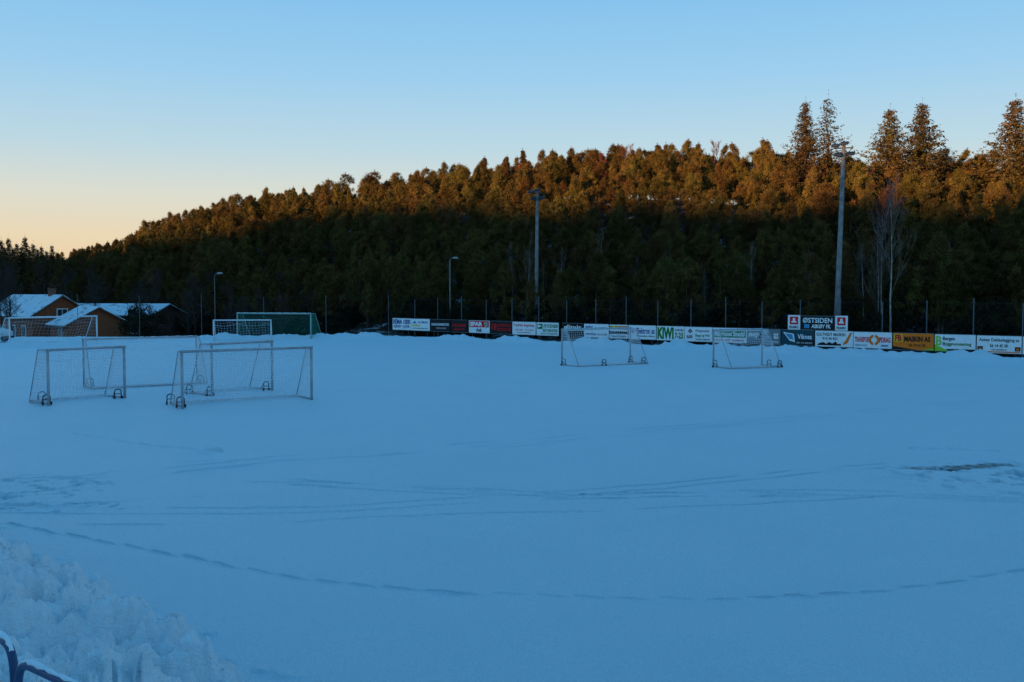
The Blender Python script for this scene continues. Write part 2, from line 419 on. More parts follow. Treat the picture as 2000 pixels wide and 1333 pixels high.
pine_kinds = []
for i in range(9):
    H = [6.2, 6.6, 6.9, 6.0, 6.5, 7.2, 6.1, 6.8, 6.4][i]; R = [1.6, 1.8, 1.95, 1.5, 1.3, 1.7, 1.9, 1.25, 1.6][i]
    b_ = [.25, .15, .3, .2, .2, .25, .1, .15, .25][i]; pw = [.6, .9, .4, 1.1, 1.4, .8, .5, 1.3, .9][i]
    pine_kinds.append([quads_mesh('crown', pine_quads(100 + i, H, R, 250, 40, 0.08, base=b_, pw=pw), PINE_M), trunk_mesh(200 + i, H, 0.12), None, H])

rnd = random.Random(5)
places = []
s = -34.0
while s < 240:
    d = 7.5
    while d < 56:
        ss = s + rnd.uniform(-1.2, 1.2); dd = d + rnd.uniform(-1.2, 1.2)
        x, y = fence_pt(ss, dd)
        if y > 40 and abs(x / y) < 0.60: places.append((x, y, dd, ss))
        d += 2.2
    s += 2.3
hts = terrain(np.array([p[0] for p in places]), np.array([p[1] for p in places]))
order = sorted(range(len(places)), key=lambda i: places[i][1] + 1.6 * places[i][2] + (300 if abs(places[i][0] / places[i][1]) > .505 else 0))
st = []
n_ind = 0
labels = ["dense dark green pine with rounded crown on wooded slope",
          "slim pine with ragged crown on the wooded slope",
          "broad crowned pine growing above the pitch fence"]
for i in order:
    x, y, dd, ss = places[i]; k = rnd.randrange(9); cr, tr, src, H = pine_kinds[k]
    sc = rnd.uniform(0.74, 1.06); rot = rnd.uniform(0, 6.28); z = float(hts[i])
    if rnd.random() < .04: sc *= 1.15
    if n_ind < 298:
        n_ind += 1
        e = obj('pine_tree', None, loc=(x, y, z - 0.1), rotz=rot, label=labels[k % 3], category='tree', group='pines on the wooded slope')
        e.scale = (sc, sc, sc * rnd.uniform(.92, 1.1)); e.empty_display_size = 0.3
        obj('trunk', tr, parent=e); c_ = obj('crown', cr, parent=e)
        if src is None: pine_kinds[k][2] = c_
    else:
        st.append((x, y, z, k, rot, sc))
for i in range(560):
    x = rnd.uniform(-225, -95); y = rnd.uniform(340, 460)
    z = float(terrain(np.array([x]), np.array([y]))[0])
    st.append((x, y, z, i % 9, rnd.uniform(0, 6.28), rnd.uniform(1.1, 1.6)))
me = bpy.data.meshes.new('pine_forest'); me.from_pydata([t[:3] for t in st], [], [])
for nm, ty, j in (('variant', 'INT', 3), ('turn', 'FLOAT', 4), ('size', 'FLOAT', 5)):
    a = me.attributes.new(nm, ty, 'POINT'); a.data.foreach_set('value', [t[j] for t in st])
me.materials.append(PINE_M)
wood = obj('pine_forest', me, kind='stuff')
ng = bpy.data.node_groups.new('scatter', 'GeometryNodeTree')
ng.interface.new_socket('Geometry', in_out='INPUT', socket_type='NodeSocketGeometry')
ng.interface.new_socket('Geometry', in_out='OUTPUT', socket_type='NodeSocketGeometry')
gi = ng.nodes.new('NodeGroupInput'); go = ng.nodes.new('NodeGroupOutput')
iop = ng.nodes.new('GeometryNodeInstanceOnPoints'); jn = ng.nodes.new('GeometryNodeJoinGeometry')
def na(nm, ty):
    n = ng.nodes.new('GeometryNodeInputNamedAttribute'); n.data_type = ty; n.inputs['Name'].default_value = nm; return n.outputs['Attribute']
for pk in pine_kinds:
    oi = ng.nodes.new('GeometryNodeObjectInfo'); oi.transform_space = 'ORIGINAL'; oi.inputs['Object'].default_value = pk[2]; oi.inputs['As Instance'].default_value = True
    ng.links.new(oi.outputs['Geometry'], jn.inputs[0])
ng.links.new(gi.outputs[0], iop.inputs['Points']); ng.links.new(jn.outputs[0], iop.inputs['Instance'])
iop.inputs['Pick Instance'].default_value = True
ng.links.new(na('variant', 'INT'), iop.inputs['Instance Index'])
cx = ng.nodes.new('ShaderNodeCombineXYZ'); ng.links.new(na('turn', 'FLOAT'), cx.inputs[2]); ng.links.new(cx.outputs[0], iop.inputs['Rotation'])
ng.links.new(na('size', 'FLOAT'), iop.inputs['Scale'])
ng.links.new(iop.outputs[0], go.inputs[0])
md = wood.modifiers.new('scatter', 'NODES'); md.node_group = ng

def ground_z(x, y): return float(terrain(np.array([x]), np.array([y]))[0])

spr_m = [(quads_mesh('crown', spruce_quads(400 + i, 14, 4.9, 54, 19, 0.14), SPR_M), trunk_mesh(410 + i, 14, 0.2, 0), 14.4) for i in range(3)]
sparse = (quads_mesh('crown', spruce_quads(450, 14, 4.4, 36, 15, 0.125, 0.75), SPR_M), trunk_mesh(451, 14.5, 0.17, 24, z0=0.35), 14.4)
def put_tree(name, kinds, b, Y, ztop, label, group, wide=1.0):
    x = b * Y; z = ground_z(x, Y); sc = (ztop - z) / kinds[2]
    e = obj(name, None, loc=(x, Y, z - 0.1), rotz=rnd.uniform(0, 6.28), label=label, category='tree', group=group)
    e.scale = (sc * wide, sc * wide, sc)
    obj('trunk', kinds[1], parent=e); obj('crown', kinds[0], parent=e); return e
G = 'tall spruces above the pines'
put_tree('spruce_tree', spr_m[0], 0.284, 106, EYE + 0.188 * 106, "tall dark spruce with dense pointed crown", G, 1.15)
put_tree('spruce_tree', sparse, 0.306, 104, EYE + 0.194 * 104, "tall half bare spruce with sparse drooping branches", G, 1.4)
put_tree('spruce_tree', spr_m[1], 0.366, 100, EYE + 0.181 * 100, "broad tall spruce glowing in low sunlight", G, 1.55)
put_tree('spruce_tree', spr_m[2], 0.397, 99, EYE + 0.187 * 99, "tall conical spruce above the wooded ridge", G, 1.4)
put_tree('spruce_tree', spr_m[0], 0.487, 94, EYE + 0.191 * 94, "tall spruce with spreading branches above pines", G, 1.6)
put_tree('spruce_tree', spr_m[1], 0.508, 92, EYE + 0.176 * 92, "tall spruce with spreading branches above pines", G, 1.2)
G = 'dark spruces behind the houses'
for b, t in ((-.497, .052), (-.49, .055), (-.482, .050), (-.474, .056), (-.466, .050), (-.458, .047), (-.448, .049), (-.505, .054), (-.437, .037), (-.43,.034), (-.42,.033), (-.41,.031),(-.40,.031),(-.39,.033),(-.38,.035),(-.494,.046),(-.478,.048),(-.462,.044),(-.486,.044),(-.47,.043),(-.453,.042),(-.442,.04),(-.50,.047)):
    put_tree('spruce_tree', spr_m[rnd.randrange(3)], b, 150 + rnd.uniform(-6, 6), EYE + t * 150, "dark pointed spruce in shade behind the houses", G, 0.85)

bare_kinds = []
for i in range(4):
    tm, cm = bare_tree(500 + i, 9.0, 0.105, 0.38, 18, 5, 4)
    bare_kinds.append((cm.mesh('crown', PALETWIG_M), tm.mesh('trunk', BIRCH_M, True), 9.6))
red_kinds = []
for i in range(3):
    tm, cm = bare_tree(540 + i, 8.0, 0.09, 0.6, 26, 8, 6, tw=0.012)
    red_kinds.append((cm.mesh('crown', TWIG_M), tm.mesh('trunk', BIRCH_M, True), 8.6))
DARKTWIG = mat('dark_twigs', (0.05, 0.035, 0.03), 0.9, noise=0.4)
dark_kinds = []
for i in range(3):
    tm, cm = bare_tree(520 + i, 8, 0.14, 0.6, 22, 7, 5, tw=.012)
    dark_kinds.append((cm.mesh('crown', DARKTWIG), tm.mesh('trunk', DARKTWIG, True), 8.6))
G = 'bare birches along the wood edge'
for b, Y, zt in ((0.361, 73, 10.5), (0.3705, 72, 12), (0.013, 94, 9.5), (0.002, 96, 8.8), (0.09, 91, 9.6), (0.345, 74, 8.5), (0.045, 93, 8), (0.23, 81, 8), (-.06, 103, 8), (-0.10, 106, 8.5), (.15, 87, 8), (.42, 72, 7.5), (-.15, 110, 7.5), (-.075,103,7.2), (.29,77,7),(.19,84,6.5),(.03,94,7),(.12,89,7),(.357,73,9)):
    put_tree('birch_tree', bare_kinds[rnd.randrange(4)], b, Y, zt, "slender bare birch with pale trunk beside fence", G, rnd.uniform(.5, .75))
G = 'reddish bare birches on the ridge'
for b, Y, t in ((.195, 121, .147), (.10, 130, .146), (.105, 128, .144), (.013, 138, .127), (.03, 136, .128), (.045, 134, .127), (.115, 127, .145), (.25, 112, .126), (.243, 113, .128), (-.03, 143, .118), (.135, 125, .138), (.345, 98, .12), (-.08, 146, .107), (.338,97,.117), (.255,108,.115), (.02,132,.12), (.358,90,.105), (.11,122,.134),(.24,108,.118),(.04,130,.119),(.165,119,.137),(.09,124,.134)):
    put_tree('birch_tree', red_kinds[rnd.randrange(3)], b, Y, EYE + t * Y, "bare birch with reddish twigs among the pines", G, rnd.uniform(.7, 1.0))
G = 'bare trees by the houses'
for b, Y, zt in ((-.487, 96, 6.0), (-.50, 97, 6.8), (-.43, 120, 7), (-.37, 104, 3.4), (-.35, 101, 3.2), (-.315, 104, 4.4), (-.28, 106, 5.2), (-.24, 108, 5), (-.40, 125, 7.5), (-.20, 112, 5), (-.46,128,8), (-.49, 118, 8), (-.345,122,7), (-.29,122,7.2),(-.22,120,7),(-.41,112,5.6),(-.37,116,6.2),(-.26,100,3.8),(-.225,101,4.2),(-.31,118,6.6)):
    put_tree('bare_tree', dark_kinds[rnd.randrange(3)], b, Y, zt, "dark leafless tree beside the wooden houses", G, 1.0)

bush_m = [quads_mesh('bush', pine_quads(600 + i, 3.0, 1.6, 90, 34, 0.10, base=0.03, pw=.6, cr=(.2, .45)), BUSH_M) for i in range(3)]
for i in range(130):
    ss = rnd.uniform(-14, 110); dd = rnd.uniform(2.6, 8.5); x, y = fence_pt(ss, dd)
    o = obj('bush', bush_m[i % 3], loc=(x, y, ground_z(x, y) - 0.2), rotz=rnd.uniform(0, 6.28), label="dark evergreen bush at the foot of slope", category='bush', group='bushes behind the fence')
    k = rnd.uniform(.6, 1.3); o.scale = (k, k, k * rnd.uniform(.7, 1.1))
for (bx, by, k) in ((-36.4, 99, 1.35), (-34.6, 99.5, 1.2), (-35.6, 98, 1.1)):
    o = obj('bush', bush_m[0], loc=(bx, by, -1.5), rotz=by, label="large round dark bush beside the snow covered roof", category='bush'); o.scale = (k * 1.1, k * 1.1, k)

# ------------------------------------------------------------------ goals
ALU = mat('goal_aluminium', (0.40, 0.42, 0.44), 0.45, 0.3, noise=0.2)
WHITE_P = mat('goal_white_paint', (0.72, 0.75, 0.78), 0.4, noise=0.1)
GREEN_P = mat('goal_green_paint', (0.35, 0.48, 0.45), 0.5, noise=0.15)
NET_W = mat('net_cord_white', (0.76, 0.80, 0.84), 0.8, noise=0.1)
NET_G = mat('net_cord_green', (0.03, 0.20, 0.14), 0.8, noise=0.1)
RUBBER = mat('black_rubber', (0.02, 0.02, 0.022), 0.7, noise=0.2)
DKST = mat('dark_steel', (0.04, 0.045, 0.05), 0.5, 0.4, noise=0.2)
SNOWCAP = mat('snow_cap', (0.72, 0.84, 0.90), 0.6, noise=0.08, nscale=20, bump=0.4)

def goal(px, py, dx, dy, W, H, depth, topd, side, cord=0.0075, cell=0.12, frame=ALU, net=NET_W, r=0.05, hoops=(), label='', group=None, gy=0.0, slump=0.1, seed=1):
    """origin at the first post; mouth runs along (dx,dy); net hangs on the given side"""
    ang = math.atan2(dy, dx)
    e = obj('football_goal', None, loc=(px, py, gy), rotz=ang, label=label, category='football goal', group=group)
    rn = random.Random(seed); sg = side
    def part(name, mb, m, sm=True): return obj(name, mb.mesh(name, m, sm), parent=e)
    for x in (0, W):
        mb = MB(); mb.tube((x, 0, -0.02), (x, 0, H - r), r, n=10); part('goal_post', mb, frame)
    mb = MB(); mb.tube((-r, 0, H), (W + r, 0, H), r, n=10); cb = part('crossbar', mb, frame)
    mb = MB(); pts = []
    for k in range(41):
        f = k / 40; hgt = r * (.70 + .25 * math.sin(k * 2.1 + seed) * math.sin(k * .7))
        pts.append((W * f, 0, H + hgt))
    mb.path(pts, r * .5, 6); obj('snow_cap', mb.mesh('snow_cap', SNOWCAP, True), parent=cb)
    mb = MB(); rb = r * 0.6
    mb.path([(0, 0, 0.05), (0, sg * depth, 0.05), (W, sg * depth, 0.05), (W, 0, 0.05)], rb); part('base_frame', mb, frame)
    for x in (0, W):
        mb = MB(); mb.tube((x, 0, H), (x, sg * topd, H - 0.02), rb * .7); mb.tube((x, sg * topd, H - 0.02), (x, sg * depth, 0.05), rb * .7)
        part('net_support', mb, frame)
    nm = MB()
    def sheet(fn, nu, nv, cc=cord):
        P = [[Vector(fn(i / nu, j / nv)) for j in range(nv + 1)] for i in range(nu + 1)]
        for i in range(nu + 1):
            for j in range(nv + 1):
                if i < nu: nm.tube(P[i][j], P[i + 1][j], cc, n=3, cap=False)
                if j < nv: nm.tube(P[i][j], P[i][j + 1], cc, n=3, cap=False)
    ph = rn.uniform(0, 6)
    back = math.hypot(depth - topd, H)
    def fb(u, v):
        y = topd + (depth - topd) * v; z = H - (H - 0.03) * v
        sag = math.sin(math.pi * v) * (0.14 + 0.12 * math.sin(u * 9 + ph))
        w = 0.035 * math.sin(u * 40 + v * 13 + ph)
        return (u * W + .03 * math.sin(v * 11 + u * 30), sg * (y - sag + w), z - sag * .25 + max(0, v - .9) * slump * math.sin(u * 17) - .05 * math.sin(u * 23 + ph) * math.sin(math.pi * v) - .1 * (1 - v) * abs(math.sin(u * math.pi * 4)) ** 2 * .6)
    sheet(fb, int(W / cell), int(back / cell))
    sheet(lambda u, v: (u * W, sg * topd * v, H - .01 - .06 * math.sin(math.pi * v)), int(W / cell), max(1, int(topd / cell)))
    for x in (0, W):
        def fs(u, v, x=x):
            z = H * (1 - v); top = topd + (depth - topd) * v
            return (x + (0.07 if x == 0 else -0.07) * math.sin(math.pi * v) * math.sin(math.pi * u), sg * top * u, z + .02)
        sheet(fs, max(3, int(depth / cell)), int(H / cell), cord * 1.1)
    pts = [(W * k / 24, sg * (topd + .25), H - 0.32 - 0.18 * abs(math.sin(k / 24 * math.pi * 2 + ph))) for k in range(25)]
    nm.path(pts, cord * 1.6, 3)
    for q in range(5):
        pts = [(W * k / 30, sg * (depth - .1 - .12 * q + .06 * math.sin(k * 1.3 + q * 2)), 0.04 + .05 * abs(math.sin(k * .8 + q))) for k in range(31)]
        nm.path(pts, cord * 1.5, 3)
    obj('net', nm.mesh('net', net), parent=e)
    for (hx, hy) in hoops:
        mb = MB(); y0 = sg * hy * depth
        a, b2, h = -0.13, 0.13, 0.38
        pts = [(hx + a, y0, 0)] + [(hx + a * math.cos(t), y0, h - .08 + 0.08 * math.sin(t)) for t in [0, .5, 1.0, 1.57, 2.1, 2.6, 3.14]] + [(hx + b2, y0, 0)]
        mb.path(pts, 0.021, 7)
        mb.tube((hx + a, y0, .2), (hx + b2, y0, .2), 0.014)
        mb.tube((hx + a, y0, .30), (hx + a * .6, y0 + sg * .26, 0.05), 0.014)
        w_ = part('transport_wheel_bracket', mb, DKST)
        for xx in (a - .03, b2 + .01):
            mb = MB(); mb.tube((hx + xx, y0, .06), (hx + xx + .04, y0, .06), 0.06, n=12); obj('wheel', mb.mesh('wheel', RUBBER), parent=w_)
    return e

G = 'portable football goals gathered on the snow'
goal(-11.6, 35.9, 4.0, 2.7, 4.85, 2.0, 1.5, 0.45, 1, hoops=((0.0, 0.98), (0.0, 0.15)), label="wide grey portable goal with sagging white net", group=G, seed=1)
goal(-16.72, 36.8, 1.85, 2.2, 2.95, 2.0, 1.5, 0.75, 1, hoops=((0.0, 0.1), (0.4, .9), (2.75, 0.1)), label="narrow grey portable goal with dark transport wheels", group=G, seed=2)
goal(-11.75, 40.0, 1.75, 2.25, 2.95, 2.05, 1.5, 0.75, 1, hoops=((0.0, 0.1), (-.1, .9), (2.75, 0.1)), label="narrow grey goal standing behind the wide goal", group=G, seed=3)
goal(-18.4, 43.9, 3.9, 2.6, 4.85, 2.05, 1.5, 0.45, -1, hoops=((0.2, 0.1), (4.6, 0.9)), label="wide grey goal with its back to the stand", group=G, seed=4)
goal(-24.5, 84.0, 4.7, 0.8, 4.6, 1.75, 1.5, 0.4, 1, cord=.006, cell=.25, frame=WHITE_P, label="distant white goal beside the ploughed snow bank", seed=5)
goal(-24.2, 90.2, .97, -.24, 7.0, 2.15, 2.3, 0.9, 1, cord=0.009, cell=.14, frame=GREEN_P, net=NET_G, r=.06, label="full size goal with dense dark green net", seed=6, gy=.05)
goal(-38.3, 78.0, 4.3, 6.0, 7.3, 2.1, 1.8, 0.6, 1, cord=.004, cell=.28, frame=WHITE_P, r=.06, label="full size white goal near the parked van", seed=7)
G = 'portable football goals near the hoardings'
goal(2.77, 56.6, .85, .53, 4.8, 2.0, 1.6, 0.5, -1, cord=.0065, cell=.13, hoops=((0.1, 0.0), (1.7, 1.0), (4.6, 0.9), (4.7, 0.1)), label="wide portable goal with white net before advertising boards", group=G, seed=8)
goal(10.9, 55.3, .9, .43, 3.3, 2.02, 1.6, 0.5, -1, cord=.0065, cell=.13, hoops=((0.1, 0.0), (3.0, .6), (3.2, 1.0)), label="narrow portable goal with white net before advertising boards", group=G, seed=9)

# ------------------------------------------------------------------ advertising boards
ANG = math.atan2(-0.617, 0.787)
def flat(name, rgb, rough=0.5):
    return mat('paint_' + name, lin(*rgb), rough, noise=0.08, nscale=3)
C = dict(white=flat('white', (244, 244, 242)), blue=flat('blue', (30, 50, 130)), black=flat('black', (14, 14, 16)), red=flat('red', (230, 18, 28)),
         green=flat('green', (10, 120, 40)), lime=flat('lime', (140, 205, 50)), orange=flat('orange', (255, 122, 18)), yellow=flat('yellow', (250, 200, 50)),
         teal=flat('teal', (12, 70, 80)), grey=flat('grey', (120, 125, 128)), cyan=flat('cyan', (60, 150, 190)), lgrey=flat('pale_grey', (205, 210, 212)))
BOLD = ('KIWI', 'SPAR', 'FB', 'REMA 1000', 'MASKIN AS', 'ASKØY FK', '7-23', 'TRANSPORT', 'PPDRAG')
def text_mesh(body, x0, x1, z0, z1, m, y=-0.03):
    cu = bpy.data.curves.new('lettering', 'FONT'); cu.body = body; cu.size = 1; cu.resolution_u = 3
    cu.offset = 0.055 if body in ('KIWI', 'SPAR', 'FB') else (0.036 if body in BOLD else 0.022)
    o = bpy.data.objects.new('tmp', cu); COL.objects.link(o)
    bpy.context.view_layer.update()
    dg = bpy.context.evaluated_depsgraph_get()
    me = bpy.data.meshes.new_from_object(o.evaluated_get(dg))
    bpy.data.objects.remove(o)
    n = len(me.vertices); co = np.zeros(n * 3); me.vertices.foreach_get('co', co); co = co.reshape(-1, 3)
    mn = co.min(0); mx = co.max(0)
    X = x0 + (co[:, 0] - mn[0]) / (mx[0] - mn[0]) * (x1 - x0); Z = z0 + (co[:, 1] - mn[1]) / max(mx[1] - mn[1], .01) * (z1 - z0)
    co = np.stack([X, np.full(n, y), Z], 1); me.vertices.foreach_set('co', co.ravel()); me.materials.clear(); me.materials.append(m); me.update()
    return me
def board(b0, b1, z0, z1, bg, items, label, off=0.0, legs=True):
    s0 = s_at(b0 / 2000.0); s1 = s_at(b1 / 2000.0); w = (s0 - s1) - 0.04
    x, y = fence_pt(s0, off)
    if z0 is None:
        z0 = 0.38 + 0.0052 * s0; z1 = z0 + 1.04
    h = z1 - z0
    gz = ground_z(x, y)
    e = obj('advertising_board', None, loc=(x, y, z0), rotz=ANG, label=label, category='advertising board', group='advertising boards along the pitch')
    mb = MB(); mb.box(0, w, -0.012, 0.012, 0, h); p = obj('panel', mb.mesh('panel', bg), parent=e)
    for zz in (-.025, h):
        mb = MB(); mb.box(-.005, w + .005, -.02, .02, zz, zz + .025); obj('rim', mb.mesh('rim', C['grey']), parent=e)
    if legs:
        for lx in (w * .15, w * .85):
            mb = MB(); mb.tube((lx, .06, -z0 + gz - .3), (lx, .06, h), .04, n=6)
            obj('support_post', mb.mesh('support_post', DKST), parent=e)
    lay = 0
    for it in items:
        lay += 1; yy = -0.014 - 0.004 * lay
        k = it[0]
        if k == 't':
            _, s_, x0, x1, a, b_, c = it
            obj('lettering', text_mesh(s_, x0 * w, x1 * w, a * h, b_ * h, C[c], yy), parent=e)
        elif k == 'r':
            _, x0, x1, a, b_, c = it; mb = MB(); mb.poly([(x0 * w, yy, a * h), (x1 * w, yy, a * h), (x1 * w, yy, b_ * h), (x0 * w, yy, b_ * h)])
            obj('coloured_field', mb.mesh('coloured_field', C[c]), parent=e)
        elif k == 'p':
            _, pts, c = it; mb = MB(); mb.poly([(u * w, yy, v * h) for u, v in pts]); obj('emblem', mb.mesh('emblem', C[c]), parent=e)
        elif k == 'o':
            _, cx, cz, rr, ri, c = it; mb = MB(); n = 20
            vo = [(cx * w + math.cos(2 * math.pi * q / n) * rr * h, yy, cz * h + math.sin(2 * math.pi * q / n) * rr * h) for q in range(n)]
            if ri > 0:
                vi = [(cx * w + math.cos(2 * math.pi * q / n) * ri * h, yy, cz * h + math.sin(2 * math.pi * q / n) * ri * h) for q in range(n)]
                mb.v = vo + vi; mb.f = [(q, (q + 1) % n, n + (q + 1) % n, n + q) for q in range(n)]
            else: mb.poly(vo)
            obj('emblem', mb.mesh('emblem', C[c]), parent=e)
    return e
W_ = C['white']; K_ = C['black']
board(-233, -197, None, 0, W_, [('t', 'REMA 1000', .04, .96, .50, .92, 'blue'), ('t', 'ASKØY • JUVIK', .05, .95, .12, .42, 'blue')], "white advertising board with blue two line lettering")
board(-197, -160, None, 0, W_, [('p', [(.06, .6), (.2, .85), (.32, .6)], 'cyan'), ('t', 'ALTIBOX', .38, .92, .62, .8, 'blue'), ('r', .05, .5, .38, .48, 'yellow'), ('t', 'www.askoynett.no', .08, .9, .12, .26, 'green')], "white advertising board with blue yellow green marks")
board(-159, -120, None, 0, K_, [('t', 'SNEKKERMESTER', .05, .95, .48, .68, 'white'), ('t', 'TLF 56 14 20 20', .3, .8, .2, .34, 'lgrey')], "black advertising board with small white lettering")
board(-119, -86, None, 0, K_, [('t', 'RØRLEGGER', .08, .92, .45, .68, 'red'), ('t', 'ASKØY VVS', .2, .8, .15, .32, 'red')], "black advertising board with red lettering")
board(-84, -43, None, 0, W_, [('r', .03, .97, .46, .97, 'red'), ('t', 'SPAR', .06, .66, .54, .90, 'white'), ('o', .83, .71, .20, .0, 'white'), ('o', .83, .71, .18, .13, 'green'), ('p', [(.77, .63), (.89, .63), (.83, .85)], 'green'), ('t', 'Ask', .36, .64, .10, .38, 'black')], "white grocery board with red band and green tree")
board(-42, 0, None, 0, K_, [('t', '18', .06, .3, .3, .8, 'red'), ('t', 'BALDERSHAUG', .34, .97, .56, .8, 'red'), ('t', 'BETONG AS', .34, .97, .22, .46, 'red')], "black advertising board with bold red lettering")
board(1, 47, None, 0, W_, [('t', 'Fredriks Regnskap', .06, .95, .58, .86, 'red'), ('t', 'KONTOR - LØNN', .12, .45, .32, .42, 'red'), ('t', 'TLF 56 15 00 00', .56, .92, .32, .42, 'red'), ('t', 'www.regnskap.no', .2, .8, .12, .22, 'red')], "white advertising board with thin red script")
board(48, 92, None, 0, W_, [('p', [(.04, .5), (.28, .5), (.28, .9), (.04, .9)], 'green'), ('p', [(.07, .6), (.25, .72), (.07, .84)], 'white'), ('t', 'FRYDENBØ', .33, .97, .6, .88, 'green'), ('t', 'BÅTSENTER', .3, .97, .28, .56, 'green'), ('t', 'SALG OG SERVICE', .2, .96, .08, .2, 'green')], "white boat centre board with green lettering")
board(98, 140, None, 0, K_, [('t', 'glitnir', .08, .92, .4, .9, 'white')], "black advertising board with large white lettering")
board(141, 190, None, 0, W_, [('t', 'emc', .06, .36, .5, .85, 'blue'), ('o', .48, .65, .12, .07, 'cyan'), ('t', 'ELEKTRO', .58, .94, .62, .78, 'blue'), ('t', 'www.emc.as', .06, .5, .16, .32, 'blue'), ('t', '56 15 15 90', .56, .94, .16, .32, 'black')], "white electrician board with blue lettering")
board(191, 227, None, 0, W_, [('r', 0, .5, .62, .92, 'yellow'), ('r', .5, 1, .62, .92, 'orange'), ('t', 'Profilservice', .06, .94, .66, .88, 'black'), ('r', 0, 1, .32, .52, 'black'), ('t', 'TRANEVÅGEN', .08, .92, .08, .26, 'black')], "white advertising board with yellow band and black stripe")
board(228, 282, None, 0, W_, [('t', 'Elektron as', .3, .96, .4, .82, 'blue'), ('o', .15, .6, .22, .15, 'orange'), ('o', .15, .6, .12, .0, 'blue'), ('t', 'INSTALLASJON - SERVICE', .3, .96, .15, .28, 'black')], "white advertising board with blue script lettering")
board(283, 338, None, 0, W_, [('t', 'KIWI', .03, .62, .08, .92, 'green'), ('t', 'FLORVÅG', .66, .97, .66, .86, 'black'), ('t', '7-23', .66, .96, .14, .56, 'green')], "white grocery board with large green lettering")
board(338, 392, None, 0, W_, [('p', [(.1, .7), (.2, .9), (.3, .7), (.2, .55)], 'grey'), ('t', 'Kleppestø', .4, .9, .62, .84, 'grey'), ('t', 'RØR', .08, .3, .2, .42, 'black'), ('t', 'Bygg og VVS', .4, .92, .3, .5, 'green'), ('t', 'Tlf 56 14 00 10', .4, .92, .08, .2, 'black')], "pale board with several small company marks")
board(392, 460, None, 0, W_, [('r', .02, .98, .34, .88, 'green'), ('t', 'Malerhuset Smedal', .06, .94, .44, .78, 'white'), ('t', 'MALING • TAPET • GULVBELEGG', .1, .92, .1, .24, 'red')], "white board with green band and white lettering")
board(460, 526, None, 0, C['grey'], [('t', 'design', .04, .36, .4, .8, 'white'), ('o', .46, .5, .22, .15, 'black'), ('o', .62, .5, .22, .15, 'black'), ('t', 'as', .8, .94, .36, .74, 'white'), ('t', 'BYGG', .74, .94, .08, .24, 'white')], "grey advertising board with white lettering")
board(527, 592, None, 0, C['teal'], [('p', [(.05, .85), (.38, .75), (.42, .2), (.25, .3)], 'white'), ('p', [(.1, .78), (.34, .7), (.37, .35), (.25, .42)], 'cyan'), ('r', .46, 1, .04, .34, 'black'), ('t', 'Viknes', .5, .93, .42, .74, 'white'), ('t', 'BÅT OG SERVICE', .48, .95, .12, .26, 'lgrey')], "dark teal boat board with white lettering")
board(593, 668, None, 0, W_, [('t', 'SOLTVEDT MASKIN', .03, .80, .68, .88, 'black'), ('t', '913 30 823', .20, .60, .44, .6, 'black'), ('p', [(.05, .08), (.7, .08), (.68, .2), (.6, .18), (.55, .34), (.46, .2), (.38, .3), (.3, .18), (.22, .28), (.1, .2)], 'black'), ('p', [(.78, .3), (.86, .25), (.98, .92), (.93, .92)], 'orange'), ('p', [(.74, .12), (.86, .25), (.8, .34), (.76, .3)], 'orange')], "white machinery board with orange swoosh and digger silhouettes")
board(668, 744, None, 0, W_, [('t', 'TRANSPORT', .03, .45, .36, .70, 'red'), ('t', 'PPDRAG', .64, .97, .36, .70, 'red'), ('o', .545, .52, .34, .18, 'orange'), ('p', [(.525, .72), (.565, .72), (.565, .87), (.525, .87)], 'white'), ('p', [(.525, .17), (.565, .17), (.565, .32), (.525, .32)], 'white'), ('t', 'TLF 56 14 12 12', .05, .36, .12, .24, 'blue'), ('t', 'ASKØY', .72, .92, .12, .24, 'blue')], "white board with red lettering and life ring")
board(745, 826, None, 0, C['orange'], [('p', [(.0, 0), (.62, 0), (.0, .2)], 'black'), ('r', .03, .24, .46, .94, 'yellow'), ('t', 'FB', .05, .22, .5, .9, 'red'), ('t', 'MASKIN AS', .28, .92, .50, .82, 'black'), ('p', [(.7, 0), (1, 0), (1, .14)], 'lime'), ('t', '55 19 21 25', .4, .8, .2, .36, 'black')], "orange machinery board with red letter logo")
board(827, 908, None, 0, W_, [('p', [(0, 0), (.36, 0), (0, .4)], 'lime'), ('t', 'B', .03, .17, .34, .9, 'lime'), ('t', 'Bergen', .2, .50, .60, .86, 'black'), ('t', 'Byggmontering', .2, .90, .30, .54, 'green'), ('p', [(.36, 0), (1, 0), (1, .14), (.27, .14)], 'black')], "white building firm board with green letter mark")
board(909, 998, None, 0, W_, [('t', 'Askøy Dekkelegging as', .05, .95, .62, .86, 'black'), ('t', '56 14 45 30', .30, .70, .34, .52, 'black'), ('r', .02, .98, .04, .10, 'orange'), ('r', .02, .14, .14, .38, 'black'), ('r', .05, .11, .18, .30, 'orange'), ('r', .86, .98, .14, .38, 'black'), ('r', .89, .95, .18, .30, 'orange'), ('t', 'www.askoydekk.no', .34, .68, .14, .25, 'black')], "white paving firm board with black lettering")
board(999, 1090, None, 0, W_, [('t', 'ASKØY', .1, .9, .3, .8, 'blue')], "white advertising board with blue lettering")
fr = [('r', .16, .84, .36, .90, 'red'), ('p', [(.30, .48), (.70, .48), (.70, .60), (.60, .60), (.60, .80), (.40, .80), (.40, .60), (.30, .60)], 'white'), ('t', 'FRAMO', .12, .88, .09, .27, 'black')]
board(538, 563, 1.52, 2.50, W_, fr, "white upper board with red square emblem", off=.1)
board(563.5, 630, 1.55, 2.45, K_, [('t', 'ØSTSIDEN', .06, .94, .50, .88, 'white'), ('t', 'ASKØY FK', .32, .90, .10, .40, 'white'), ('r', .1, .26, .1, .40, 'cyan')], "black club board with white lettering above the row", off=.1)
